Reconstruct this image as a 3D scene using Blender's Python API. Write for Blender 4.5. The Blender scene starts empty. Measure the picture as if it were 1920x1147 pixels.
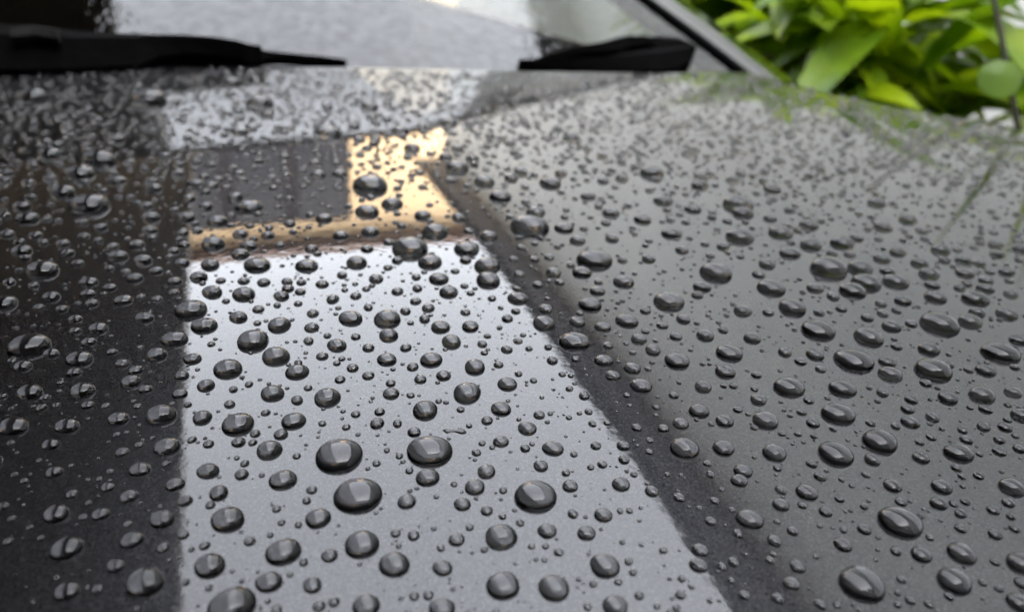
import bpy, bmesh, math, random
from mathutils import Vector, Matrix, Quaternion
random.seed(11)
S = bpy.context.scene
C = S.collection
R = math.radians
GZ = 0.92                     # height of the bonnet's reference point above the ground
HC = 0.10                     # camera height above the paint
# ------------------------------------------------------------------ camera
PITCH, F = R(26), 1400.0
cam = bpy.data.cameras.new('camera'); camo = bpy.data.objects.new('camera', cam); C.objects.link(camo)
camo.location = (0, 0, GZ + HC); camo.rotation_euler = (R(90) - PITCH, 0, 0)
cam.sensor_width = 36; cam.lens = F / 1920 * 36; cam.clip_start = .01; cam.clip_end = 500
cam.dof.use_dof = True; cam.dof.focus_distance = .182; cam.dof.aperture_fstop = 11.5; cam.dof.aperture_blades = 0
S.camera = camo
# ------------------------------------------------------------------ sky, sun, exposure
SUN_EL, SUN_AZ = R(48), R(150)       # azimuth clockwise from +Y
w = bpy.data.worlds.new('World'); S.world = w; w.use_nodes = True
nt = w.node_tree; nt.nodes.clear()
sky = nt.nodes.new('ShaderNodeTexSky'); sky.sky_type = 'NISHITA'; sky.sun_disc = False
sky.sun_elevation = SUN_EL; sky.sun_rotation = SUN_AZ; sky.dust_density = 3; sky.air_density = 1.0; sky.ozone_density = 1
hs = nt.nodes.new('ShaderNodeHueSaturation'); hs.inputs['Saturation'].default_value = .18
bg = nt.nodes.new('ShaderNodeBackground'); bg.inputs['Strength'].default_value = .15
wo = nt.nodes.new('ShaderNodeOutputWorld')
nt.links.new(sky.outputs[0], hs.inputs['Color']); nt.links.new(hs.outputs[0], bg.inputs[0]); nt.links.new(bg.outputs[0], wo.inputs[0])
sl = bpy.data.lights.new('sun', 'SUN'); sl.energy = .5; sl.angle = R(20); sl.color = (1, .93, .83)
so = bpy.data.objects.new('sun', sl); C.objects.link(so)
sd = Vector((math.sin(SUN_AZ) * math.cos(SUN_EL), math.cos(SUN_AZ) * math.cos(SUN_EL), math.sin(SUN_EL)))
so.rotation_euler = sd.to_track_quat('Z', 'Y').to_euler(); so.location = sd * 20
S.view_settings.view_transform = 'Standard'; S.view_settings.look = 'None'; S.view_settings.gamma = 1
S.view_settings.exposure = 4.1
S.cycles.max_bounces = 12; S.cycles.transmission_bounces = 10; S.cycles.glossy_bounces = 6; S.cycles.transparent_max_bounces = 12
S.cycles.use_denoising = True; S.cycles.sample_clamp_indirect = 6; S.cycles.blur_glossy = .3

# ------------------------------------------------------------------ materials
def mat(name, col, rough=.6, metal=0, **kw):
    m = bpy.data.materials.new(name); m.use_nodes = True
    b = m.node_tree.nodes['Principled BSDF']
    b.inputs['Base Color'].default_value = (*col, 1); b.inputs['Roughness'].default_value = rough; b.inputs['Metallic'].default_value = metal
    for k, v in kw.items(): b.inputs[k.replace('_', ' ')].default_value = v
    return m
def N(m, t): return m.node_tree.nodes.new('ShaderNode' + t)
def LK(m, a, b): m.node_tree.links.new(a, b)
def vary(m, scale, lo, hi, bump=0, detail=5, coord='Object', dist=.01):
    """noise between two colours, with optional bump"""
    b = m.node_tree.nodes['Principled BSDF']
    tc = N(m, 'TexCoord'); nz = N(m, 'TexNoise'); cr = N(m, 'ValToRGB')
    nz.inputs['Scale'].default_value = scale; nz.inputs['Detail'].default_value = detail
    cr.color_ramp.elements[0].position = .3; cr.color_ramp.elements[1].position = .7
    cr.color_ramp.elements[0].color = (*lo, 1); cr.color_ramp.elements[1].color = (*hi, 1)
    LK(m, tc.outputs[coord], nz.inputs['Vector']); LK(m, nz.outputs['Fac'], cr.inputs[0]); LK(m, cr.outputs[0], b.inputs['Base Color'])
    if bump:
        bp = N(m, 'Bump'); bp.inputs['Strength'].default_value = bump; bp.inputs['Distance'].default_value = dist
        LK(m, nz.outputs['Fac'], bp.inputs['Height']); LK(m, bp.outputs[0], b.inputs['Normal'])
    return m

# metallic charcoal paint: dark flakes under a clear coat
PAINT = mat('metallic_charcoal_paint', (.05, .05, .052), .30, .9, Coat_Weight=1.0, Coat_Roughness=.015, Coat_IOR=1.5, Specular_Tint=(.2, .2, .21, 1))
WETPAINT = mat('wetted_paint', (.02, .02, .021), .22, 1, Coat_Weight=.26, Coat_Roughness=.01, Specular_Tint=(.2, .2, .21, 1))
def paint_nodes(m, coat=True):
    g_ = 1.0 if coat else .8
    b = m.node_tree.nodes['Principled BSDF']
    tc = N(m, 'NewGeometry'); vo = N(m, 'TexVoronoi'); vo.inputs['Scale'].default_value = 4600
    cr = N(m, 'ValToRGB'); e = cr.color_ramp.elements
    e[0].position = 0; e[0].color = (.010 * g_, .010 * g_, .011 * g_, 1); e[1].position = 1; e[1].color = (.045 * g_, .046 * g_, .048 * g_, 1)
    k = cr.color_ramp.elements.new(.72); k.color = (.019 * g_, .019 * g_, .0205 * g_, 1)
    sx = N(m, 'SeparateColor')
    LK(m, tc.outputs['Position'], vo.inputs['Vector']); LK(m, vo.outputs['Color'], sx.inputs[0]); LK(m, sx.outputs[0], cr.inputs[0])
    nz = N(m, 'TexNoise'); nz.inputs['Scale'].default_value = 900; nz.inputs['Detail'].default_value = 3
    LK(m, tc.outputs['Position'], nz.inputs['Vector'])
    mx = N(m, 'Mix'); mx.data_type = 'RGBA'; mx.blend_type = 'MULTIPLY'; mx.inputs[0].default_value = .55
    LK(m, cr.outputs[0], mx.inputs[6]); LK(m, nz.outputs['Color'], mx.inputs[7]); 
    g = N(m, 'RGBToBW'); LK(m, nz.outputs['Color'], g.inputs[0])
    mr = N(m, 'MapRange'); mr.inputs[1].default_value = .3; mr.inputs[2].default_value = .7; mr.inputs[3].default_value = .6; mr.inputs[4].default_value = 1.35
    LK(m, g.outputs[0], mr.inputs[0]); LK(m, mr.outputs[0], mx.inputs[7]); LK(m, mx.outputs[2], b.inputs['Base Color'])
    bp = N(m, 'Bump'); bp.inputs['Strength'].default_value = .2; bp.inputs['Distance'].default_value = .0004
    LK(m, sx.outputs[1], bp.inputs['Height']); LK(m, bp.outputs[0], b.inputs['Normal'])
    if not coat: return
    # faint orange peel in the clear coat
    n2 = N(m, 'TexNoise'); n2.inputs['Scale'].default_value = 220; n2.inputs['Detail'].default_value = 2
    LK(m, tc.outputs['Position'], n2.inputs['Vector'])
    b2 = N(m, 'Bump'); b2.inputs['Strength'].default_value = .03; b2.inputs['Distance'].default_value = .0006
    LK(m, n2.outputs['Fac'], b2.inputs['Height']); LK(m, b2.outputs[0], b.inputs['Coat Normal'])
paint_nodes(PAINT); paint_nodes(WETPAINT, False)
WATER = mat('water', (1, 1, 1), 0.0, 0, Transmission_Weight=1.0, IOR=1.333)
RUBBER = vary(mat('black_rubber', (.0012, .0012, .0012), .8, 0, Specular_IOR_Level=.02), 90, (.001, .001, .001), (.0015, .0015, .0015), .2)
PLASTIC = vary(mat('black_plastic', (.003, .003, .003), .7, 0, Specular_IOR_Level=.15), 300, (.002, .002, .002), (.004, .004, .004), .2)
GLASS = bpy.data.materials.new('window_glass'); GLASS.use_nodes = True
def glass_nodes(m):
    n = m.node_tree; n.nodes.remove(n.nodes['Principled BSDF'])
    o = n.nodes['Material Output']; tr = N(m, 'BsdfTransparent'); gl = N(m, 'BsdfGlossy'); fr = N(m, 'Fresnel'); mx = N(m, 'MixShader')
    tr.inputs[0].default_value = (.22, .25, .25, 1); gl.inputs['Roughness'].default_value = .02; fr.inputs[0].default_value = 1.75
    LK(m, fr.outputs[0], mx.inputs[0]); LK(m, tr.outputs[0], mx.inputs[1]); LK(m, gl.outputs[0], mx.inputs[2]); LK(m, mx.outputs[0], o.inputs[0])
glass_nodes(GLASS)
def glass_wet(m):
    gl = [n for n in m.node_tree.nodes if n.type == 'BSDF_GLOSSY'][0]; fr = [n for n in m.node_tree.nodes if n.type == 'FRESNEL'][0]
    tc = N(m, 'TexCoord'); vo = N(m, 'TexVoronoi'); vo.inputs['Scale'].default_value = 170; nz = N(m, 'TexNoise'); nz.inputs['Scale'].default_value = 70
    mr = N(m, 'MapRange'); mr.inputs[1].default_value = 0; mr.inputs[2].default_value = .45; mr.inputs[3].default_value = 1; mr.inputs[4].default_value = 0
    mu = N(m, 'Math'); mu.operation = 'MULTIPLY'; bp = N(m, 'Bump'); bp.inputs['Strength'].default_value = .14; bp.inputs['Distance'].default_value = .0014
    LK(m, tc.outputs['Object'], vo.inputs['Vector']); LK(m, tc.outputs['Object'], nz.inputs['Vector']); LK(m, vo.outputs['Distance'], mr.inputs[0])
    LK(m, mr.outputs[0], mu.inputs[0]); LK(m, nz.outputs['Fac'], mu.inputs[1]); LK(m, mu.outputs[0], bp.inputs['Height'])
    LK(m, bp.outputs[0], gl.inputs['Normal']); LK(m, bp.outputs[0], fr.inputs['Normal'])
    # film of rain: patches that mirror less than the bare glass
    n2 = N(m, 'TexNoise'); n2.inputs['Scale'].default_value = 105; n2.inputs['Detail'].default_value = 4; LK(m, tc.outputs['Object'], n2.inputs['Vector'])
    m2 = N(m, 'MapRange'); m2.inputs[1].default_value = .35; m2.inputs[2].default_value = .65; m2.inputs[3].default_value = .70; m2.inputs[4].default_value = .92
    f2 = N(m, 'Math'); f2.operation = 'MULTIPLY'; mx = [n for n in m.node_tree.nodes if n.type == 'MIX_SHADER'][0]
    LK(m, n2.outputs['Fac'], m2.inputs[0]); LK(m, m2.outputs[0], f2.inputs[0]); LK(m, fr.outputs[0], f2.inputs[1]); LK(m, f2.outputs[0], mx.inputs[0])
glass_wet(GLASS)
def leafmat(name, a, b, trans=.45):
    m = bpy.data.materials.new(name); m.use_nodes = True; n = m.node_tree; pb = n.nodes['Principled BSDF']; o = n.nodes['Material Output']
    tc = N(m, 'TexCoord'); nz = N(m, 'TexNoise'); nz.inputs['Scale'].default_value = 14; cr = N(m, 'ValToRGB')
    cr.color_ramp.elements[0].position = .35; cr.color_ramp.elements[1].position = .65
    cr.color_ramp.elements[0].color = (*a, 1); cr.color_ramp.elements[1].color = (*b, 1)
    oi = N(m, 'ObjectInfo'); va = N(m, 'VectorMath'); va.operation = 'ADD'
    LK(m, tc.outputs['Object'], va.inputs[0]); LK(m, oi.outputs['Random'], va.inputs[1])
    LK(m, va.outputs[0], nz.inputs['Vector']); LK(m, nz.outputs['Fac'], cr.inputs[0]); LK(m, cr.outputs[0], pb.inputs['Base Color'])
    pb.inputs['Roughness'].default_value = .38
    tl = N(m, 'BsdfTranslucent'); LK(m, cr.outputs[0], tl.inputs[0]); ms = N(m, 'MixShader'); ms.inputs[0].default_value = trans
    LK(m, pb.outputs[0], ms.inputs[1]); LK(m, tl.outputs[0], ms.inputs[2]); LK(m, ms.outputs[0], o.inputs[0])
    return m
LEAF = leafmat('fresh_green_leaf', (.13, .24, .002), (.36, .47, .004))
LEAF2 = leafmat('deep_green_leaf', (.06, .13, .003), (.17, .27, .005), .4)
LEAF3 = leafmat('pale_green_leaf', (.13, .23, .03), (.18, .29, .05), .4)
STEM = vary(mat('stem', (.03, .03, .015), .7), 60, (.02, .022, .012), (.05, .045, .02))

# ------------------------------------------------------------------ helpers
def link(name, verts, faces, material, parent=None, smooth=True):
    me = bpy.data.meshes.new(name); me.from_pydata([tuple(v) for v in verts], [], faces); me.update()
    if smooth:
        for p in me.polygons: p.use_smooth = True
    if material: me.materials.append(material)
    o = bpy.data.objects.new(name, me); C.objects.link(o)
    if parent: o.parent = parent
    return o
def empty(name, loc=(0, 0, 0)):
    o = bpy.data.objects.new(name, None); C.objects.link(o); o.location = loc; o.empty_display_size = .1; return o
def tag(o, label, cat, group=None, kind=None):
    o['label'] = label; o['category'] = cat
    if group: o['group'] = group
    if kind: o['kind'] = kind
    return o
def struct(o): o['kind'] = 'structure'; return o
def boxmesh(name, frame, u, v, w_, material, parent=None, bev=.0):
    """box given by ranges along a frame's three axes"""
    bm = bmesh.new(); o0, ex, ey, ez = frame
    vs = [bm.verts.new(o0 + ex * a + ey * b + ez * c) for c in w_ for b in v for a in u]
    for f in ((0, 2, 3, 1), (4, 5, 7, 6), (0, 1, 5, 4), (2, 6, 7, 3), (0, 4, 6, 2), (1, 3, 7, 5)): bm.faces.new([vs[i] for i in f])
    if bev: bmesh.ops.bevel(bm, geom=bm.edges[:], offset=bev, segments=2, affect='EDGES')
    bmesh.ops.recalc_face_normals(bm, faces=bm.faces[:])
    me = bpy.data.meshes.new(name); bm.to_mesh(me); bm.free(); me.materials.append(material)
    o = bpy.data.objects.new(name, me); C.objects.link(o)
    if parent: o.parent = parent
    return o
def tube(name, pts, radii, material, parent=None, n=8, flat=1.0):
    vs, fs = [], []
    for i, p in enumerate(pts):
        p = Vector(p); t = (Vector(pts[min(i + 1, len(pts) - 1)]) - Vector(pts[max(i - 1, 0)])).normalized()
        a = t.cross(Vector((0, 0, 1)));  a = a.normalized() if a.length > 1e-3 else Vector((1, 0, 0)); b = a.cross(t)
        for k in range(n):
            g = 2 * math.pi * k / n; vs.append(p + (a * math.cos(g) + b * math.sin(g) * flat) * radii[i])
    for i in range(len(pts) - 1):
        for k in range(n): fs.append((i * n + k, i * n + (k + 1) % n, (i + 1) * n + (k + 1) % n, (i + 1) * n + k))
    fs.append(tuple(range(n))[::-1]); fs.append(tuple((len(pts) - 1) * n + k for k in range(n)))
    return link(name, vs, fs, material, parent)

# ------------------------------------------------------------------ the bonnet surface
def hz(x, y): return -(.05 * x + .08 * x * x) - (y - .6) ** 2 / 16
Z00 = hz(0, .17)
def hood(x, y): return hz(x, y) - Z00 + GZ
def hnormal(x, y):
    return Vector((.05 + .16 * x, (y - .6) / 8, 1)).normalized()
CP, SP = math.cos(PITCH), math.sin(PITCH)
CAMP = Vector((0, 0, GZ + HC))
def ray(px, py):
    u, v = (px - 960) / F, -(py - 573.5) / F
    return Vector((u, CP + v * SP, v * CP - SP))
def on_hood(px, py):
    d = ray(px, py); t = .1
    for _ in range(60):
        p = CAMP + d * t; t += (p.z - hood(p.x, p.y)) / max(.05, -d.z + .02) * .7
        if t > 1.5: return None
    p = CAMP + d * t
    return p, t
def interp(tab, x):
    if x <= tab[0][0]: return tab[0][1]
    for (a, fa), (b, fb) in zip(tab, tab[1:]):
        if x <= b:
            s = (x - a) / (b - a); s = s * s * (3 - 2 * s) * .4 + s * .6
            return fa + (fb - fa) * s
    return tab[-1][1]
def y_rear(x): return .584 + .11 * (x + .05) + (1.0 * (x + .05) ** 2 if x > -.05 else .1 * (x + .05) ** 2)
XR = [(-.6, .53), (0, .54), (.2, .50), (.36, .445), (.455, .40), (.523, .357), (.563, .293), (.59, .264), (.637, .239), (.70, .212)]
def x_right(y): return interp(XR, y)

# ------------------------------------------------------------------ directions of the yard: the car and both houses stand 20 degrees off the view
YA = R(20)
DV = Vector((-math.sin(YA), math.cos(YA), 0)); NR = Vector((math.cos(YA), math.sin(YA), 0)); UP = Vector((0, 0, 1))
YARD = (Vector((0, 0, 0)), NR, DV, UP)

ground = link('ground', [(-60, -60, 0), (60, -60, 0), (60, 60, 0), (-60, 60, 0)], [(0, 1, 2, 3)],
              vary(mat('asphalt', (.05, .05, .05), .85), 3, (.035, .035, .036), (.065, .063, .06), .3), None, False); struct(ground)
def sheet(name, u, v, z, m):
    o0 = YARD[0]
    return struct(link(name, [o0 + NR * a + DV * b + UP * z for a, b in ((u[0], v[0]), (u[1], v[0]), (u[1], v[1]), (u[0], v[1]))], [(0, 1, 2, 3)], m, None, False))
sheet('planting_bed', (.75, 2.28), (-3, 7.8), .004, vary(mat('soil', (.04, .03, .02), .95), 12, (.025, .018, .012), (.06, .045, .03), .6))

# ---- pale rendered house on the right with a dark eave
PLASTER = vary(mat('pale_render', (.74, .76, .74), .9), 2.5, (.70, .72, .70), (.78, .80, .78), .15)
DARKWOOD = vary(mat('dark_timber', (.012, .011, .012), .8), 6, (.009, .008, .009), (.016, .015, .016), .2)
SLATE = vary(mat('slate_grey_timber', (.36, .36, .40), .8), 6, (.33, .33, .37), (.39, .39, .43), .2)
hr = empty('plastered_house', NR * 2.3); tag(hr, 'pale grey plastered house wall with dark eave standing behind the plants', 'house')
def part(root, *a, **k):
    o = boxmesh(*a, **k); o.location = -root.location; o.parent = root; return o
part(hr, 'wall', YARD, (2.3, 2.6), (-4, 8), (0, 3.712), PLASTER)
part(hr, 'eave', YARD, (2.06, 2.75), (-4.2, 8.2), (3.72, 3.85), SLATE)
part(hr, 'gutter', YARD, (2.0, 2.058), (-4.2, 8.2), (3.70, 3.78), DARKWOOD)
# ---- carport roof over the left half of the car
CARWOOD = vary(mat('brown_stained_timber', (.13, .115, .095), .8), 6, (.11, .095, .078), (.15, .135, .112), .2)
cp = empty('carport', NR * -2.4); tag(cp, 'dark timber carport with flat roof covering the far half of the car', 'carport')
part(cp, 'roof', YARD, (-3.4, -.345), (-3.2, 8.6), (2.92, 3.05), CARWOOD)
part(cp, 'back_wall', YARD, (-3.3, -3.22), (-3, 8.5), (0, 2.91), CARWOOD)
for y in (-2.9, .6, 4.3): part(cp, 'post', YARD, (-1.95, -1.85), (y, y + .1), (0, 2.918), CARWOOD)
# ---- ochre house closing the yard
OCHRE = vary(mat('ochre_render', (.73, .52, .30), .9), 1.5, (.69, .49, .28), (.78, .57, .34), .1)
oh = empty('ochre_house', DV * 9); tag(oh, 'ochre plastered house closing the far end of the yard', 'house')
part(oh, 'wall', YARD, (-6, 6), (9, 9.3), (0, 5.27), OCHRE)
part(oh, 'fascia', YARD, (-6.2, 6.2), (8.72, 9.2), (5.273, 5.36), mat('brown_paint', (.16, .10, .08), .6))

wf = part(oh, 'window', YARD, (-.95, 1.35), (8.93, 8.999), (2.5, 4.93), mat('dark_brown_frame', (.012, .009, .011), .7, 0, Specular_IOR_Level=.15))
PANE = mat('dark_pane', (.01, .010, .014), .35, 0, Specular_IOR_Level=.2)
for a in (-.85, -.08, .69):
    q_ = boxmesh('pane', YARD, (a, a + .6), (8.92, 8.929), (2.6, 4.85), PANE); q_.parent = wf
# ---- unseen dark house added behind the camera to darken the drops' rims
DARKWALL = vary(mat('dark_blocker_wall', (.014, .011, .01), .9), 9, (.01, .008, .007), (.02, .015, .013), .4)
bh = empty('dark_blocker_house', DV * -3.2); tag(bh, 'added unseen dark house behind the camera, darkening the fronts of the drops', 'house')
part(bh, 'wall', YARD, (-9, 9), (-3.6, -3.2), (0, 8.2), DARKWALL)
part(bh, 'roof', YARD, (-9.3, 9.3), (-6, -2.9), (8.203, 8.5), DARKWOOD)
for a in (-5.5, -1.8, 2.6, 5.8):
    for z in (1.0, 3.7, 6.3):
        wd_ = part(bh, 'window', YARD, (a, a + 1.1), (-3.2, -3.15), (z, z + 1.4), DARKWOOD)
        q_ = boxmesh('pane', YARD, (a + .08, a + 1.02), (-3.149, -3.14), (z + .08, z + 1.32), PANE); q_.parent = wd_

# ------------------------------------------------------------------ the car
car = empty('parked_car', (-.3, .5, 0)); tag(car, 'charcoal metallic car seen over its rain-beaded bonnet', 'car')
def cpart(o, parent=None):
    p = parent or car
    o.parent = p
    if p is car: o.matrix_parent_inverse = Matrix.Translation(-car.location)
    return o
XL, YF = -1.36, -.6
def edge_z(d, r=.02):
    """roll of a panel edge: d = distance inside the edge"""
    if d >= r: return 0
    return -(r - math.sqrt(max(0, r * r - (r - d) ** 2)))
NU, NV, GAP = 150, 150, .003
vs, fs = [], []
for j in range(NV + 1):
    v = 1 - (1 - j / NV) ** 1.6
    for i in range(NU + 1):
        u = i / NU; x = XL + (x_right(.2) - XL) * u; y = 0
        for _ in range(12):
            y = YF + (y_rear(x) - YF) * v; x = XL + (x_right(y) - GAP - XL) * u
        vs.append((x, y, hood(x, y) + edge_z(x_right(y) - GAP - x, .016) + edge_z((y_rear(x) - y) * .95, .004)))
for j in range(NV):
    for i in range(NU):
        a = j * (NU + 1) + i; fs.append((a, a + 1, a + NU + 2, a + NU + 1))
# turned-down rear and side lips
def lip(idx):
    base = len(vs)
    for k in idx: vs.append((vs[k][0], vs[k][1], vs[k][2] - .02))
    for q in range(len(idx) - 1): fs.append((idx[q], base + q, base + q + 1, idx[q + 1]))
lip([NV * (NU + 1) + i for i in range(NU + 1)]); lip([j * (NU + 1) + NU for j in range(NV + 1)])
bonnet = cpart(link('bonnet', vs, fs, PAINT)); bonnet['label'] = 'charcoal metallic bonnet covered in beaded rain'
# fender: shoulder strip outside the shut line, rolling over into the car's side
def fender_loop():
    pts = [(x_right(y) , y) for y in [-.6 + .03 * k for k in range(44)]]
    return pts
rows, prof = [], [(0.0, -.028), (.001, -.019), (.003, -.018), (.006, -.020), (.012, -.026), (.02, -.036), (.034, -.05), (.056, -.07), (.066, -.15), (.07, -.30), (.055, -.46), (.02, -.60)]
fl = fender_loop()
# carry the shoulder on past the bonnet along the doors
end = Vector((fl[-1][0], fl[-1][1], 0))
for k in range(1, 30): fl.append((end.x + DV.x * .07 * k + .0012 * k, end.y + DV.y * .07 * k))
vs, fs = [], []
for i, (x, y) in enumerate(fl):
    a = Vector(fl[max(i - 1, 0)]); b = Vector(fl[min(i + 1, len(fl) - 1)]); t = (b - a).normalized(); n = Vector((t.y, -t.x))
    for (o_, dz) in prof:
        px, py = x - .001 + n.x * (o_ - .0) + (.042 - .042), y + n.y * o_
        zz = hood(min(px, x), min(py, .7)) if y < .7 else hood(fl[43][0], .7)
        vs.append((px, py, zz + dz))
P = len(prof)
for i in range(len(fl) - 1):
    for k in range(P - 1): fs.append((i * P + k, i * P + k + 1, (i + 1) * P + k + 1, (i + 1) * P + k))
cpart(link('fender', vs, fs, PAINT))
# windscreen: base line runs along the bonnet's rear edge
SLOPE = R(25)
WC = Vector((0, y_rear(0) + .035, hood(0, .6) - .022)); E1 = Vector((math.cos(R(17)), math.sin(R(17)), -.05)).normalized()
E2 = (DV * math.cos(SLOPE) + UP * math.sin(SLOPE)).normalized(); EN = E1.cross(E2).normalized()
if EN.z < 0: EN = -EN
def wpt(s, t, lift=0):
    return WC + E1 * s + E2 * t + EN * (lift - .10 * (s + .22) ** 2) 
def on_glass(px, py, lift=0):
    d = ray(px, py); t = .6
    for _ in range(40):
        p = CAMP + d * t; q = p - WC; s = q.dot(E1)
        h = q.dot(EN) - lift + .10 * (s + .22) ** 2
        t -= h / d.dot(EN)
    return CAMP + d * t
def st(p): q = p - WC; return q.dot(E1), q.dot(E2)
s0, t0 = st(on_glass(1392, 128)); s1, t1 = st(on_glass(1246, 8))
ks = (s1 - s0) / (t1 - t0)          # inward lean of the pillar
def s_right(t): return s0 + ks * (t - t0) * (1 if t < .1 else 1) if t < .12 else s0 + ks * (.12 - t0) + (t - .12) * -.40
TT = .62
vs, fs = [], []
n1, n2 = 40, 24
for j in range(n2 + 1):
    t = -.05 + (TT + .05) * j / n2; sr = s_right(t); slft = -1.2 + .25 * max(t, 0)
    for i in range(n1 + 1):
        vs.append(wpt(slft + (sr - slft) * i / n1, t))
for j in range(n2):
    for i in range(n1):
        a = j * (n1 + 1) + i; fs.append((a, a + 1, a + n1 + 2, a + n1 + 1))
ws = cpart(link('windscreen', vs, fs, GLASS)); ws['label'] = 'wet windscreen reflecting the white sky'
def strip(name, w0, w1, lift, m, parent=None, thick=.006):
    vs, fs = [], []; n = 26
    for j in range(n + 1):
        t = -.02 + (TT + .02) * j / n; sr = s_right(t)
        for (a, l) in ((w0, 0), (w0, lift), (w0 * .6 + w1 * .4, lift + thick), (w1, lift), (w1, -.03)): vs.append(wpt(sr + a, t, l))
    for j in range(n):
        for k in range(4): fs.append((j * 5 + k, j * 5 + k + 1, (j + 1) * 5 + k + 1, (j + 1) * 5 + k))
    return cpart(link(name, vs, fs, m), parent)
strip('windscreen_trim', -.004, .010, .003, RUBBER, None, .002)
strip('pillar', .0105, .066, -.001, PAINT, None, .003)
# roof, dashboard, seats
def wbox(name, s, t, l, m, parent=None, bev=0):
    fr = (WC, E1, E2, EN); return cpart(boxmesh(name, fr, s, t, l, m, None, bev), parent)
vs, fs = [], []
for j in range(13):
    for i in range(21):
        t = j / 12; sr = s_right(TT) + .05; sl = -1.2 + .25 * TT
        p = wpt(sl + (sr - sl) * i / 20, TT, .006); vs.append(p + DV * (1.5 * t) + UP * (.03 * math.sin(min(1, t * 1.6) * math.pi / 2) - .05 * t * t))
for j in range(12):
    for i in range(20):
        a = j * 21 + i; fs.append((a, a + 1, a + 22, a + 21))
cpart(link('roof', vs, fs, PAINT))
dash = []
CF = (Vector((WC.x, WC.y, 0)), NR, DV, UP)
cpart(boxmesh('dashboard', CF, (-1.15, .12), (.10, .52), (.62, GZ - .03), PLASTIC, None, .02))
cpart(boxmesh('scuttle_panel', CF, (-1.25, .21), (-.045, .09), (.60, GZ - .045), PLASTIC, None, .004))
for s in (-.80, -.33):
    cpart(boxmesh('seat_back', CF, (s, s + .5), (1.05, 1.2), (.4, 1.1), PLASTIC, None, .05))
    cpart(boxmesh('headrest', CF, (s + .12, s + .38), (1.1, 1.2), (1.12, 1.3), PLASTIC, None, .04))
# wheels under the body (off the picture, so the car stands on the ground)
def lathe(name, prof, m, c, ax, parent=None, n=28):
    vs, fs = [], []; b = UP; a = ax.cross(UP)
    for k in range(n):
        g = 2 * math.pi * k / n
        for (r_, h_) in prof: vs.append(c + ax * h_ + (a * math.cos(g) + b * math.sin(g)) * r_)
    p = len(prof)
    for k in range(n):
        for q in range(p - 1): fs.append((k * p + q, k * p + q + 1, ((k + 1) % n) * p + q + 1, ((k + 1) % n) * p + q))
    return cpart(link(name, vs, fs, m), parent)
RIM = mat('alloy', (.4, .4, .42), .3, 1)
for (a, b) in ((.22, -.1), (.22, 2.5), (-1.25, -.1), (-1.25, 2.5)):
    c = NR * a + DV * b + UP * .315
    wl = lathe('wheel', [(.0, .07), (.2, .06), (.215, .09), (.215, -.09), (0, -.08)], RIM, c, NR)
    lathe('tyre', [(.214, .095), (.29, .10), (.315, .07), (.315, -.07), (.29, -.10), (.214, -.095)], RUBBER, c, NR, wl)
cpart(boxmesh('underbody', CF, (-1.25, .2), (-1.1, 2.3), (.22, .55), PLASTIC, None, .05))

# ---- wipers, lying at the foot of the glass
def wiper(name, spine, m, parent=None, lift=.012, thick=.012):
    """a tapering blade: spine = list of (px_x, px_top, px_bottom) points found on the glass"""
    top = [on_glass(x, a, lift) for x, a, b in spine]; bot = [on_glass(x, b, lift) for x, a, b in spine]
    vs, fs = [], []
    for a, b in zip(top, bot):
        mid = (a + b) / 2
        vs += [a, mid + EN * thick * .5, b, b - EN * thick, a - EN * thick]
    for i in range(len(spine) - 1):
        for k in range(5): fs.append((i * 5 + k, i * 5 + (k + 1) % 5, (i + 1) * 5 + (k + 1) % 5, (i + 1) * 5 + k))
    fs.append((4, 3, 2, 1, 0)); fs.append(tuple((len(spine) - 1) * 5 + k for k in range(5)))
    return cpart(link(name, vs, fs, m, None, False), parent)
wa = wiper('wiper_arm', [(-260, 30, 120), (-60, 42, 130), (60, 50, 130), (150, 60, 128), (260, 64, 122), (300, 68, 106), (340, 72, 101), (400, 79, 102), (440, 84, 108), (468, 90, 118), (492, 98, 116)], RUBBER, None, .02, .018)
wiper('wiper_blade', [(470, 92, 112), (520, 100, 109), (560, 104, 112), (600, 109, 115), (650, 116, 121)], RUBBER, wa, .012, .006)
wiper('wiper_hinge', [(20, 54, 70), (60, 48, 66), (110, 56, 72)], PLASTIC, wa, .034, .006)
wb = wiper('wiper_arm', [(970, 123, 129), (1040, 117, 131), (1080, 114, 132), (1130, 108, 133), (1170, 100, 133), (1230, 90, 133), (1270, 84, 128), (1292, 86, 116), (1302, 94, 104)], RUBBER, None, .016, .014)
wiper('wiper_blade', [(1005, 114, 120), (1050, 98, 109), (1090, 86, 99), (1130, 79, 96), (1160, 70, 94), (1180, 66, 86), (1215, 70, 82), (1240, 68, 94), (1270, 70, 94), (1298, 84, 96)], RUBBER, wb, .017, .008)

# ------------------------------------------------------------------ plants along the house wall
def leaf_mesh(name, L, Wd, arch, m, fold=.25, n=9):
    vs, fs = [], []
    for i in range(n + 1):
        u = i / n; wv = Wd * (math.sin(math.pi * min(1, u * .98 + .02) ** .75) ** .8) * .5
        x = L * (u - .12 * arch * u * u); z = L * arch * (.55 * u - u * u * .95)
        for s in (-1, -.5, 0, .5, 1): vs.append((x, s * wv, z + abs(s) * wv * fold))
    for i in range(n):
        for k in range(4): fs.append((i * 5 + k, i * 5 + k + 1, (i + 1) * 5 + k + 1, (i + 1) * 5 + k))
    me = bpy.data.meshes.new(name); me.from_pydata(vs, [], fs); me.update()
    for p in me.polygons: p.use_smooth = True
    me.materials.append(m); return me
LM = [leaf_mesh('leaf', .24, .05, .55, LEAF), leaf_mesh('leaf', .2, .06, .8, LEAF), leaf_mesh('leaf', .28, .045, .4, LEAF2), leaf_mesh('leaf', .18, .07, .6, LEAF3), leaf_mesh('leaf', .22, .055, .9, LEAF2)]
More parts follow.
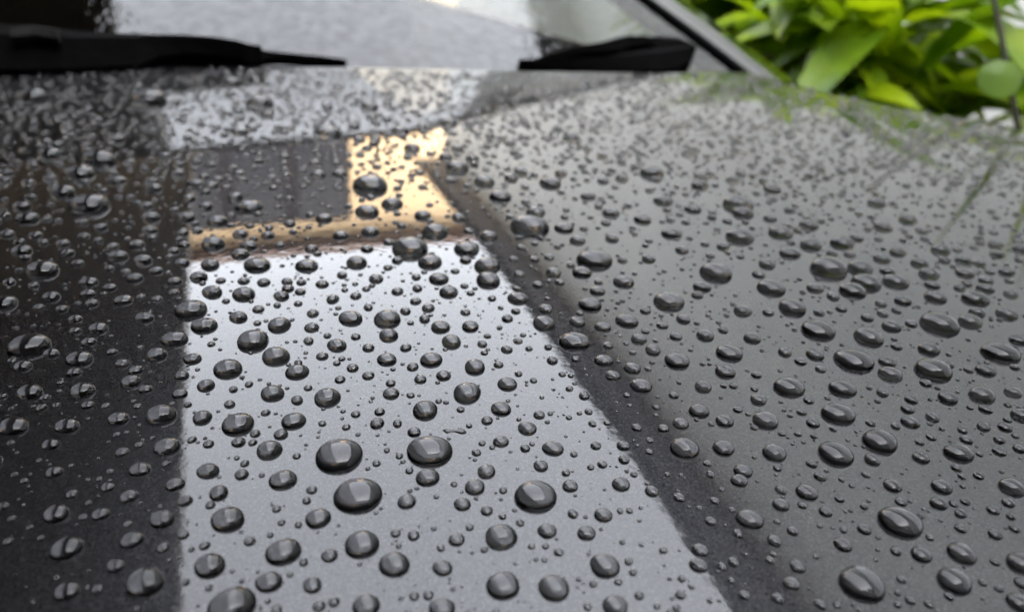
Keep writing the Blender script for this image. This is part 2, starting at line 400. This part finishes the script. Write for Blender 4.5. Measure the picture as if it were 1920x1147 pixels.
def plant(pos, h, nl, label, mix, spread=1.0):
    root = empty('leafy_plant', (pos.x, pos.y, .004)); tag(root, label, 'plant', 'leafy plants growing along the house wall')
    for k in range(4):
        a = random.uniform(0, 6.28); q = Vector((math.cos(a), math.sin(a), 0)) * random.uniform(.04, .12)
        st_ = tube('stem', [Vector((0, 0, 0)) + q * .2, q * .8 + UP * h * .5, q * 1.5 + UP * h * random.uniform(.85, 1)], [.007, .005, .002], STEM, root, 6)
    for k in range(nl):
        o = bpy.data.objects.new('leaf', LM[random.choice(mix)]); C.objects.link(o); o.parent = root
        z = h * (1 - .62 * random.random() ** 1.6); a = random.uniform(0, 6.28)
        r = random.uniform(.02, .10)
        o.location = (math.cos(a) * r, math.sin(a) * r, z)
        o.rotation_euler = (random.uniform(-.5, .5), random.uniform(-.75, .25), a + random.uniform(-.5, .5))
        o.scale = (random.uniform(.7, 1.2) * spread,) * 3
def at(px, py, dist):
    d = ray(px, py).normalized(); return CAMP + d * dist
PL = [(1420, 60, 1.55, .98, 34, 'tall lime green plant with arching leaves close beside the windscreen pillar', (0, 0, 1, 3)),
      (1500, 60, 1.35, .93, 30, 'lime green plant with broad arching leaves behind the bonnet corner', (0, 1, 1, 2)),
      (1590, 60, 1.6, .97, 34, 'bright yellow-green plant with upright leaves against the pale wall', (0, 0, 1)),
      (1680, 80, 1.3, .92, 32, 'bushy plant with dark gaps between drooping leaves', (0, 1, 2, 4)),
      (1760, 90, 1.5, .80, 30, 'deep green plant with long hanging leaves below the pale wall', (0, 2, 4, 4)),
      (1850, 110, 1.25, .74, 28, 'low green plant with drooping leaves behind the thin stem', (0, 1, 2, 4)),
      (1960, 120, 1.15, .72, 28, 'spreading green plant at the bonnet side', (0, 1, 4)),
      (2150, 120, 1.1, .80, 26, 'green plant farther along the bed beside the car', (0, 1, 4)),
      (1380, 30, 2.3, 1.05, 30, 'plant with pale leaves rising farthest back by the wall', (0, 3, 1)),
      (1640, 150, 1.12, .72, 26, 'short dark green plant just over the shut line of the bonnet', (2, 4, 4, 0))]
for (px, py, d, h, nl, lab, mix) in PL:
    p = at(px, py, d); plant(p, h, int(nl * 3.4), lab, mix, 1.08)
sprig = empty('grass_tuft', (.58, .80, .004)); tag(sprig, 'tuft of long grass whose green blades mirror in the bonnet edge', 'grass tuft')
for k in range(4):
    a = random.uniform(0, 6.28); hh = random.uniform(1.04, 1.17); b_ = Vector((math.cos(a), math.sin(a), 0))
    pts = [b_ * .01 + UP * 0, b_ * .02 + UP * hh * .6, b_ * .035 + UP * hh * .88, b_ * .06 + UP * hh]
    tube('blade', pts, [.004, .006, .007, .001], LEAF, sprig, 6, .3)
# climbing stem with one heart-shaped leaf
v0, v1, v2 = at(1856, -40, .98), at(1885, 110, .95), at(1910, 250, .93)
vine = empty('climbing_stem', (v2.x, v2.y, .004)); tag(vine, 'thin dark climbing stem carrying one heart-shaped leaf', 'climber')
o = tube('stem', [Vector((0, 0, 0)), v2 - vine.location, v1 - vine.location, v0 - vine.location, v0 + (v0 - v1) * 1.5 - vine.location], [.004, .0035, .003, .0028, .002], STEM, vine, 6)
hv, hf = [], []
for r_ in range(5):
    for k in range(24):
        g = 2 * math.pi * k / 24; rr = (1 - .55 * math.sin(g)) * (1 if True else 0); s = r_ / 4
        x = .026 * rr * math.cos(g) * 1.15; y = .030 * rr * math.sin(g) + .01
        hv.append((x * s, y * s, -.25 * (x * s) ** 2 / .03 - .1 * abs(y * s)))
for r_ in range(4):
    for k in range(24): hf.append((r_ * 24 + k, r_ * 24 + (k + 1) % 24, (r_ + 1) * 24 + (k + 1) % 24, (r_ + 1) * 24 + k))
hl = link('heart_leaf', hv, hf, LEAF3, vine); hl.location = at(1880, 140, .93) - vine.location; hl.rotation_euler = (R(62), R(8), R(-20)); hl.scale = (.62,) * 3

# ------------------------------------------------------------------ water drops
def drop_mesh(name, seed, nseg, nring, h, el=1.0):
    rd = random.Random(seed); a2, a3, a4 = (rd.uniform(0, .055), rd.uniform(0, .03), rd.uniform(0, .014)); p2, p3, p4 = (rd.uniform(0, 6.28) for _ in range(3))
    vs, fs = [], []
    prof = [(math.sin(a) ** .95, max(0, math.cos(a)) ** .95) for a in [math.pi / 2 * (k + 1) / nring for k in range(nring)]]
    vs.append((0, 0, h))
    skew = rd.uniform(-.06, .06), rd.uniform(-.06, .06)
    pr = [(r_, c * h) for r_, c in prof]
    for (r_, z) in pr:
        for k in range(nseg):
            g = 2 * math.pi * k / nseg
            q = 1 + (a2 * math.cos(2 * g + p2) + a3 * math.cos(3 * g + p3) + a4 * math.cos(4 * g + p4)) * r_
            vs.append((math.cos(g) * r_ * q * el + skew[0] * z, math.sin(g) * r_ * q / el + skew[1] * z, z))
    m = len(pr)
    for k in range(nseg): fs.append((0, 1 + k, 1 + (k + 1) % nseg))
    for r_ in range(m - 1):
        for k in range(nseg):
            a = 1 + r_ * nseg; fs.append((a + k, a + nseg + k, a + nseg + (k + 1) % nseg, a + (k + 1) % nseg))
    a = 1 + (m - 1) * nseg; fs.append(tuple(a + k for k in range(nseg))[::-1])
    return vs, fs
def as_mesh(vf):
    me = bpy.data.meshes.new('water_drop'); me.from_pydata(vf[0], [], vf[1]); me.update()
    for p in me.polygons: p.use_smooth = True
    me.materials.append(WATER); me.materials.append(WETPAINT); me.polygons[-1].material_index = 1; me.polygons[-1].use_smooth = False; return me
BIG = [as_mesh(drop_mesh('d', 100 + k, 40, 12, .55 + .014 * (k % 7), 1 + .02 * (k % 5))) for k in range(20)]
# drops traced from the photograph: (x, y, width) in six enlarged windows
K = 700 / 1784
ZONES = [
 ((0, 250, K), "235 100 120,470 125 165,380 190 140,215 40 70,555 30 80,75 140 60,155 155 60,240 215 70,555 225 90,300 280 125,430 340 180,145 305 60,105 350 85,130 405 110,35 480 75,105 560 95,300 525 70,325 570 65,205 650 150,45 710 60,160 725 55,245 780 85,20 810 120,425 710 85,420 765 75,440 810 65,525 735 65,590 795 85,565 585 90,685 605 85,655 530 80,715 460 75,720 400 90,700 345 70,735 260 80,480 450 70,390 425 65,400 490 60,470 510 50,185 830 55,295 838 60,360 885 65,470 930 90,360 943 60,140 1010 185,380 1075 125,110 1110 85,245 1050 75,425 995 70,535 1043 55,585 1098 70,690 880 85,750 790 55,750 1055 95,835 980 120,915 840 145,975 915 120,1210 985 155,1320 1060 125,1090 1120 130,920 1075 80,1015 755 95,1165 765 110,950 685 80,1005 625 90,1230 625 125,1465 630 110,1055 702 50,1165 703 60,1260 710 65,1150 575 80,1020 525 110,1190 535 80,1040 420 95,890 400 85,985 350 75,905 310 70,1190 350 125,1125 305 75,935 240 80,1550 405 80,1385 430 60,1280 485 65,1150 480 70,1490 550 65,1630 485 80,1345 775 75,1440 710 50,1540 718 65,1435 755 55,1590 790 65,1425 812 45,1235 838 60,1140 875 80,1335 912 105,1495 858 60,1490 925 70,1475 990 55,1675 880 110,1610 1010 90,1540 1062 60,1700 970 50,1700 775 55,1635 675 55,1705 615 95,1420 1135 110,1685 1118 60,1760 1022 60,1425 1095 45,875 475 60,880 530 60,830 560 60,870 618 75,745 655 70,645 690 80,600 660 50,835 705 70,830 760 55,370 618 60,540 540 60,170 485 65,205 520 55,1080 800 40,1325 820 40,1010 1005 40,1230 905 40,1565 965 40,1760 830 50,1750 742 40,60 1085 50,650 1130 70,355 1140 70,850 190 75,690 170 50,1140 190 60,1360 110 60,1040 220 60,1010 150 60,30 190 70,20 390 60"),
 ((600, 250, K), "240 245 180,225 372 110,345 335 100,490 390 85,660 402 70,550 467 120,430 545 170,700 548 130,525 612 115,800 630 120,803 698 125,805 490 85,240 468 85,97 487 80,225 550 65,178 617 95,325 640 45,105 677 55,268 692 75,460 685 50,568 692 95,615 755 95,465 738 55,370 753 60,60 790 65,170 775 55,230 833 50,145 880 110,323 883 120,408 848 55,517 832 65,457 800 55,327 962 88,500 885 60,575 922 90,718 920 82,695 853 52,645 657 45,690 728 42,720 762 42,945 785 95,950 672 58,940 740 45,935 848 48,895 883 58,1070 905 105,1078 838 78,628 992 97,80 1012 88,170 970 55,235 1025 70,410 1022 58,320 1077 90,150 1118 60,532 1078 108,740 1112 105,775 1005 50,892 1030 58,998 1027 38,1090 1020 42,853 1103 50,785 1047 38,945 990 45,970 962 33,858 927 33,800 967 38,1110 1083 58,443 1113 60,1215 990 150,1290 815 115,1228 900 78,1350 923 75,1465 893 105,1355 1083 88,1523 980 75,1590 1033 75,1705 1083 120,1490 1120 80,1375 1012 58,1250 660 98,1310 600 170,1000 440 180,1165 450 95,1230 510 75,1390 378 85,1540 410 85,1680 475 100,1395 500 70,1115 665 75,1145 710 55,1040 722 60,1095 590 55,1025 600 55,1450 707 95,1325 750 75,1570 597 70,1665 800 140,1735 885 72,1635 915 60,1700 968 65,1555 845 58,1100 235 110,860 300 110,785 230 100,655 165 110,1280 298 75,1200 20 80,1585 185 120,1730 555 70,440 70 80,30 410 60,390 440 50,35 967 45,15 1065 60,25 715 45,1240 858 40,1220 1077 48,1555 943 45,1445 605 50,1330 708 45,1030 375 90,1150 190 70,1640 320 90,960 545 50"),
 ((1220, 250, K), "310 660 155,575 735 130,675 828 135,85 800 145,800 935 165,850 640 175,1000 640 115,1030 710 140,965 748 125,1170 705 115,1040 970 135,1380 905 170,1550 785 125,1525 895 105,1700 860 95,1330 670 95,1360 780 100,1670 1045 170,1760 985 90,970 1080 180,375 1045 130,125 1085 120,485 975 85,260 963 82,440 845 85,155 885 75,245 730 90,120 967 70,425 490 130,440 378 105,415 335 140,97 470 100,665 570 100,765 530 105,915 522 110,620 472 110,755 437 85,1110 445 90,1230 410 90,555 622 85,1105 597 80,1500 665 85,1495 605 80,1285 618 80,1600 740 80,1385 555 90,1650 530 75,1700 660 80,1330 1028 105,1150 920 85,785 1055 82,640 1043 70,1205 798 80,1130 655 75,785 738 75,870 777 65,910 835 60,1345 722 75,1560 855 75,715 1088 60,1130 1090 80,1350 1125 170,355 1135 100,1420 1102 60,1175 1015 60,20 1032 50,345 938 50,1245 908 60,805 855 55,50 918 55,515 672 65,150 553 75,35 320 80,200 360 80,580 265 85,235 245 90,570 405 70,1080 330 90,1295 463 60,1655 575 70,1770 550 80,1755 515 60,1600 700 70,20 190 90,1720 765 70,1475 735 60,1100 812 55,1110 860 55,1175 845 50,865 572 55,950 577 60,1180 565 80,345 540 65,285 582 50,985 497 70,665 365 60,1570 620 60,1740 1115 50,810 1125 50,1520 1128 50,1600 1130 90,1405 605 60"),
 ((0, 697, K), "350 8 80,145 95 115,395 88 110,628 45 92,695 80 65,15 115 40,215 123 50,290 52 38,200 170 52,420 157 62,505 162 42,65 258 135,320 257 105,568 222 95,772 202 135,245 345 80,585 382 68,665 347 45,800 355 118,262 477 80,670 463 98,795 437 42,515 550 65,620 592 85,345 582 58,838 535 85,270 675 118,483 678 82,775 700 118,320 838 145,632 800 102,782 838 65,885 612 70,555 922 85,697 998 175,322 1045 115,612 725 42,480 510 38,117 520 42,870 15 70,985 62 80,860 103 75,898 155 40,1097 153 55,1115 82 45,1303 98 105,1565 118 125,1420 133 62,1190 58 42,1472 75 42,968 215 90,1138 245 145,1403 230 115,1270 193 45,1343 295 72,1220 292 52,1540 245 40,1655 262 42,918 322 45,997 342 55,1140 333 68,1288 368 118,1620 390 230,1710 580 225,995 468 100,1155 487 70,1170 435 45,1353 510 128,1045 575 92,1418 400 42,1490 560 55,1520 693 120,1090 697 158,875 775 58,1193 805 58,1355 850 165,978 827 52,1322 652 45,1730 815 165,1003 918 148,1285 997 125,1575 873 78,1493 1012 92,1450 905 48,1110 1105 210,1750 1110 130,1525 1115 62,1385 965 35,1345 717 40,1625 35 55,1760 15 60,1425 15 115,1700 200 48,1322 1135 60"),
 ((600, 697, K), "95 37 60,235 15 80,338 52 52,480 33 62,590 15 75,895 55 95,703 95 135,340 100 80,433 110 42,503 178 125,865 173 95,798 230 58,1047 203 58,672 178 42,172 200 48,285 188 55,273 243 72,370 245 50,125 260 42,450 285 68,990 267 88,865 330 75,525 372 208,1030 585 200,980 363 52,1113 362 97,747 383 48,1055 445 75,795 472 85,515 498 112,740 547 95,680 628 80,415 615 88,797 660 62,1195 542 78,1208 675 55,1353 680 85,1085 755 92,1273 765 90,865 780 152,200 815 168,355 912 148,585 932 92,875 1013 158,1117 1025 145,1360 920 138,447 778 62,653 797 78,715 740 42,577 838 42,45 873 78,15 693 70,248 1090 150,583 1125 120,1410 1110 120,450 1068 50,1140 858 50,1010 830 38,1318 350 55,1348 440 50,1438 533 88,1585 567 70,1715 597 62,1262 113 55,1283 188 42,1372 242 38,1450 350 68,1452 417 58,1533 65 105,1740 362 140,1722 245 78,1640 268 60,1512 265 55,1398 17 75,1690 110 52,1605 168 42,1572 380 42,1640 850 42,1525 1065 50,1020 40 38,1157 10 38,1213 392 38,1175 480 45,948 8 40,1575 325 42,1728 985 42,1278 1118 45,1500 488 38,427 470 42,270 435 42,640 535 35,1305 1010 42,1425 1000 42,1495 955 42"),
 ((1220, 697, K), "355 8 105,250 68 82,660 68 140,915 75 125,515 130 80,1145 10 105,1420 122 95,1582 108 115,1732 97 75,1107 97 62,895 195 155,230 183 98,143 243 78,353 232 90,548 228 120,60 268 60,347 360 105,590 383 112,883 385 165,1095 328 160,1240 238 82,1345 215 68,1245 130 65,1227 175 68,1600 175 68,1590 260 65,1692 262 68,1770 205 90,775 243 68,720 190 52,755 135 52,1470 382 135,1290 408 78,1058 415 80,1340 310 50,1508 322 62,1665 322 58,1665 378 65,1760 365 60,440 470 88,422 517 80,622 562 58,745 572 102,622 632 82,768 437 55,810 497 62,605 458 45,1155 540 88,1390 545 100,1725 547 115,1567 495 52,1460 458 48,1375 625 82,1195 618 60,1480 675 60,1635 658 62,1708 623 62,1503 618 48,1028 490 42,835 665 68,902 603 52,1190 712 195,472 700 125,285 710 60,130 595 60,305 613 50,15 565 50,285 488 48,415 770 55,590 803 72,678 757 60,1020 748 70,918 820 90,1020 640 45,920 752 42,1172 853 58,1293 868 98,1485 862 132,1645 772 70,1738 745 55,1480 745 58,1645 905 50,1770 910 130,700 927 75,672 1007 82,1008 1003 215,1450 993 160,235 848 78,228 920 85,445 1063 60,607 1078 65,395 905 62,1240 1087 55,1425 1070 50,1198 990 48,1755 1095 110,1770 1005 70,810 1108 62,890 1110 42,1180 1110 40,1050 243 50,1170 258 48,1705 228 42,1490 277 50,1285 335 45,1315 52 60,395 65 45,505 12 55,495 80 40,108 108 50,415 178 48,495 265 38,780 305 38,703 295 38,1585 1003 45,1665 1032 48"),
 ((0, 0, .5), "120 365 120,555 375 130,975 388 100,1230 500 100,430 520 70,165 525 60,200 570 100,390 590 110,870 310 70,1385 400 70,900 495 60,1550 555 60,1500 490 70,1680 460 70"),
]
cell = {}
def near(x, y, r, gap=1.05):
    cx, cy = int(math.floor(x / .012)), int(math.floor(y / .012))
    for i in (-1, 0, 1):
        for j in (-1, 0, 1):
            for (a, b, q) in cell.get((cx + i, cy + j), ()):
                if (a - x) ** 2 + (b - y) ** 2 < ((q + r) * gap) ** 2: return True
    return False
def put(x, y, r): cell.setdefault((int(math.floor(x / .012)), int(math.floor(y / .012))), []).append((x, y, r))
traced = []
for (ox, oy, k), txt in ZONES:
    for e in txt.split(','):
        x, y, wd = map(float, e.split()); px, py, pw = ox + x * k, oy + y * k, wd * k
        hit = on_hood(px, py + pw * .06)
        if hit is None: continue
        p, t = hit; r = pw / 2 * t / F * .97
        if near(p.x, p.y, r, .72): continue
        put(p.x, p.y, r); traced.append((pw, px, py, p.x, p.y, r))
traced.sort(reverse=True)
def place(x, y, r, k, turn=6.283):
    n = hnormal(x, y); q = UP.rotation_difference(n) @ Quaternion((0, 0, 1), random.uniform(-turn, turn) + random.choice((0, math.pi)))
    return Vector((x, y, hood(x, y))) + n * (.02 * r + .00001), q
GRP = 'rain drops beaded on the bonnet'
def region(px, py):
    if py < 330: return 'near the windscreen'
    if px < 330 + (px * 0): return 'on the dark reflection'
    edge = 930 + (py - 450) * (.58 if py < 800 else .62)
    if px < edge: return 'on the pale sky reflection'
    if px < edge + 120: return 'along the dark eave reflection'
    return 'on the grey wall reflection'
for i, (pw, px, py, x, y, r) in enumerate(traced[:299]):
    o = bpy.data.objects.new('water_drop', BIG[i % len(BIG)]); C.objects.link(o)
    loc, q = place(x, y, r, i, .35); o.location = loc; o.rotation_mode = 'QUATERNION'; o.rotation_quaternion = q
    sc = r * random.uniform(.98, 1.04); o.scale = (sc, sc, sc * random.uniform(.92, 1.1) * (1.05 if r < .0022 else 1.06 if r < .0036 else 1.0))
    size = 'very large' if r > .0044 else 'large' if r > .0034 else 'medium-sized' if r > .0021 else 'small'
    gaps = sorted((math.hypot(a[3] - x, a[4] - y) - a[5] - r, a[5]) for a in traced if a[3] != x or a[4] != y)
    g0, r0 = gaps[0]
    how = 'touching a %s drop' % ('bigger' if r0 > r else 'smaller') if g0 < .12 * r else 'close to a %s drop' % ('bigger' if r0 > r * 1.15 else 'smaller' if r0 < r * .87 else 'similar') if g0 < .5 * r else 'standing clear of others'
    where = region(px, py)
    if 'windscreen' in where: where = 'on the bonnet near the windscreen'
    tag(o, '%s rain drop %s, %s' % (size, where, how), 'water drop', GRP)
# the thin streak of water
ps = [on_hood(x, y)[0] for x, y in ((831, 806), (838, 808), (846, 806), (853, 807), (860, 808), (868, 809), (874, 811))]
kv, kf = [], []
for i, p in enumerate(ps):
    t_ = (ps[min(i + 1, len(ps) - 1)] - ps[max(i - 1, 0)]).normalized(); n_ = hnormal(p.x, p.y); a_ = t_.cross(n_).normalized(); wr = (.00025, .0008, .0006, .0005, .0007, .0009, .0003)[i]
    for k in range(11):
        g = math.pi * k / 10; kv.append(p + n_ * (.00002 + math.sin(g) * wr * .45) + a_ * math.cos(g) * wr)
for i in range(len(ps) - 1):
    for k in range(11): kf.append((i * 11 + k, (i + 1) * 11 + k, (i + 1) * 11 + (k + 1) % 11, i * 11 + (k + 1) % 11))
kf.append(tuple(range(11))); kf.append(tuple(len(kv) - 11 + k for k in range(11))[::-1])
sk = link('water_streak', kv, kf, WATER); sk.data.materials.append(WETPAINT)
for i in range(len(ps) - 1): sk.data.polygons[i * 11 + 10].material_index = 1; sk.data.polygons[i * 11 + 10].use_smooth = False
tag(sk, 'thin wavy streak of water lying between rain drops', 'water')
# every smaller drop, uncountable: one mesh of real domes
sv, sf, bases = [], [], []
TM = [drop_mesh('t', 300 + k, 14, 5, .56 + .03 * (k % 4), 1 + .03 * (k % 4)) for k in range(8)]
TS = [drop_mesh('t', 400 + k, 9, 3, .5, 1) for k in range(4)]
def add(x, y, r, tmpl):
    loc, q = place(x, y, r, 0); m = q.to_matrix() * r; b = len(sv)
    for v in tmpl[0]: sv.append(tuple(m @ Vector(v) + loc))
    for f in tmpl[1]: sf.append(tuple(b + k for k in f))
    bases.append(len(sf) - 1)
for t_ in traced[299:]: add(t_[3], t_[4], t_[5], random.choice(TM))
rs = random.Random(5)
def scatter(n, rlo, rhi, mu, sg, gap, tm, ymin=-.05, far_only=False):
    c = 0
    for _ in range(n):
        y = ymin + (.70 - ymin) * rs.random(); hw = .10 + .80 * max(y, .06)
        x = rs.uniform(-hw - .05, hw)
        if x > x_right(y) - GAP - .02 or y > y_rear(x) - .016 or x < XL + .05: continue
        r = min(rhi, max(rlo, rs.lognormvariate(math.log(mu), sg)))
        if far_only:
            d = Vector((x, y, hood(x, y))) - CAMP; dep = d.y * CP - d.z * SP
            if dep > 0:
                vy = 573.5 - F * (d.z * CP + d.y * SP) / dep; vx = 960 + F * d.x / dep
                if -20 < vx < 1940 and 355 < vy < 1160 and (r > .0021 or rs.random() > (620 - vy) / 330 * (1 if vx > 950 else .45)): continue      # already traced there
        if near(x, y, r, gap): continue
        put(x, y, r); add(x, y, r, rs.choice(tm)); c += 1
    return c
scatter(24000, .0007, .0034, .0016, .40, 1.16, TM, -.05, True)
scatter(9000, .0004, .0010, .00065, .3, 1.15, TM, .03)
scatter(16000, .00012, .0005, .00026, .45, 1.1, TS, .04)
sp = link('fine_rain_spray', sv, sf, WATER); sp.data.materials.append(WETPAINT)
for k in bases: sp.data.polygons[k].material_index = 1; sp.data.polygons[k].use_smooth = False
tag(sp, 'countless fine rain droplets sprinkled between the larger drops', 'water', None, 'stuff')
print('drops', len(traced), 'tri-ish', len(sf) * 2)
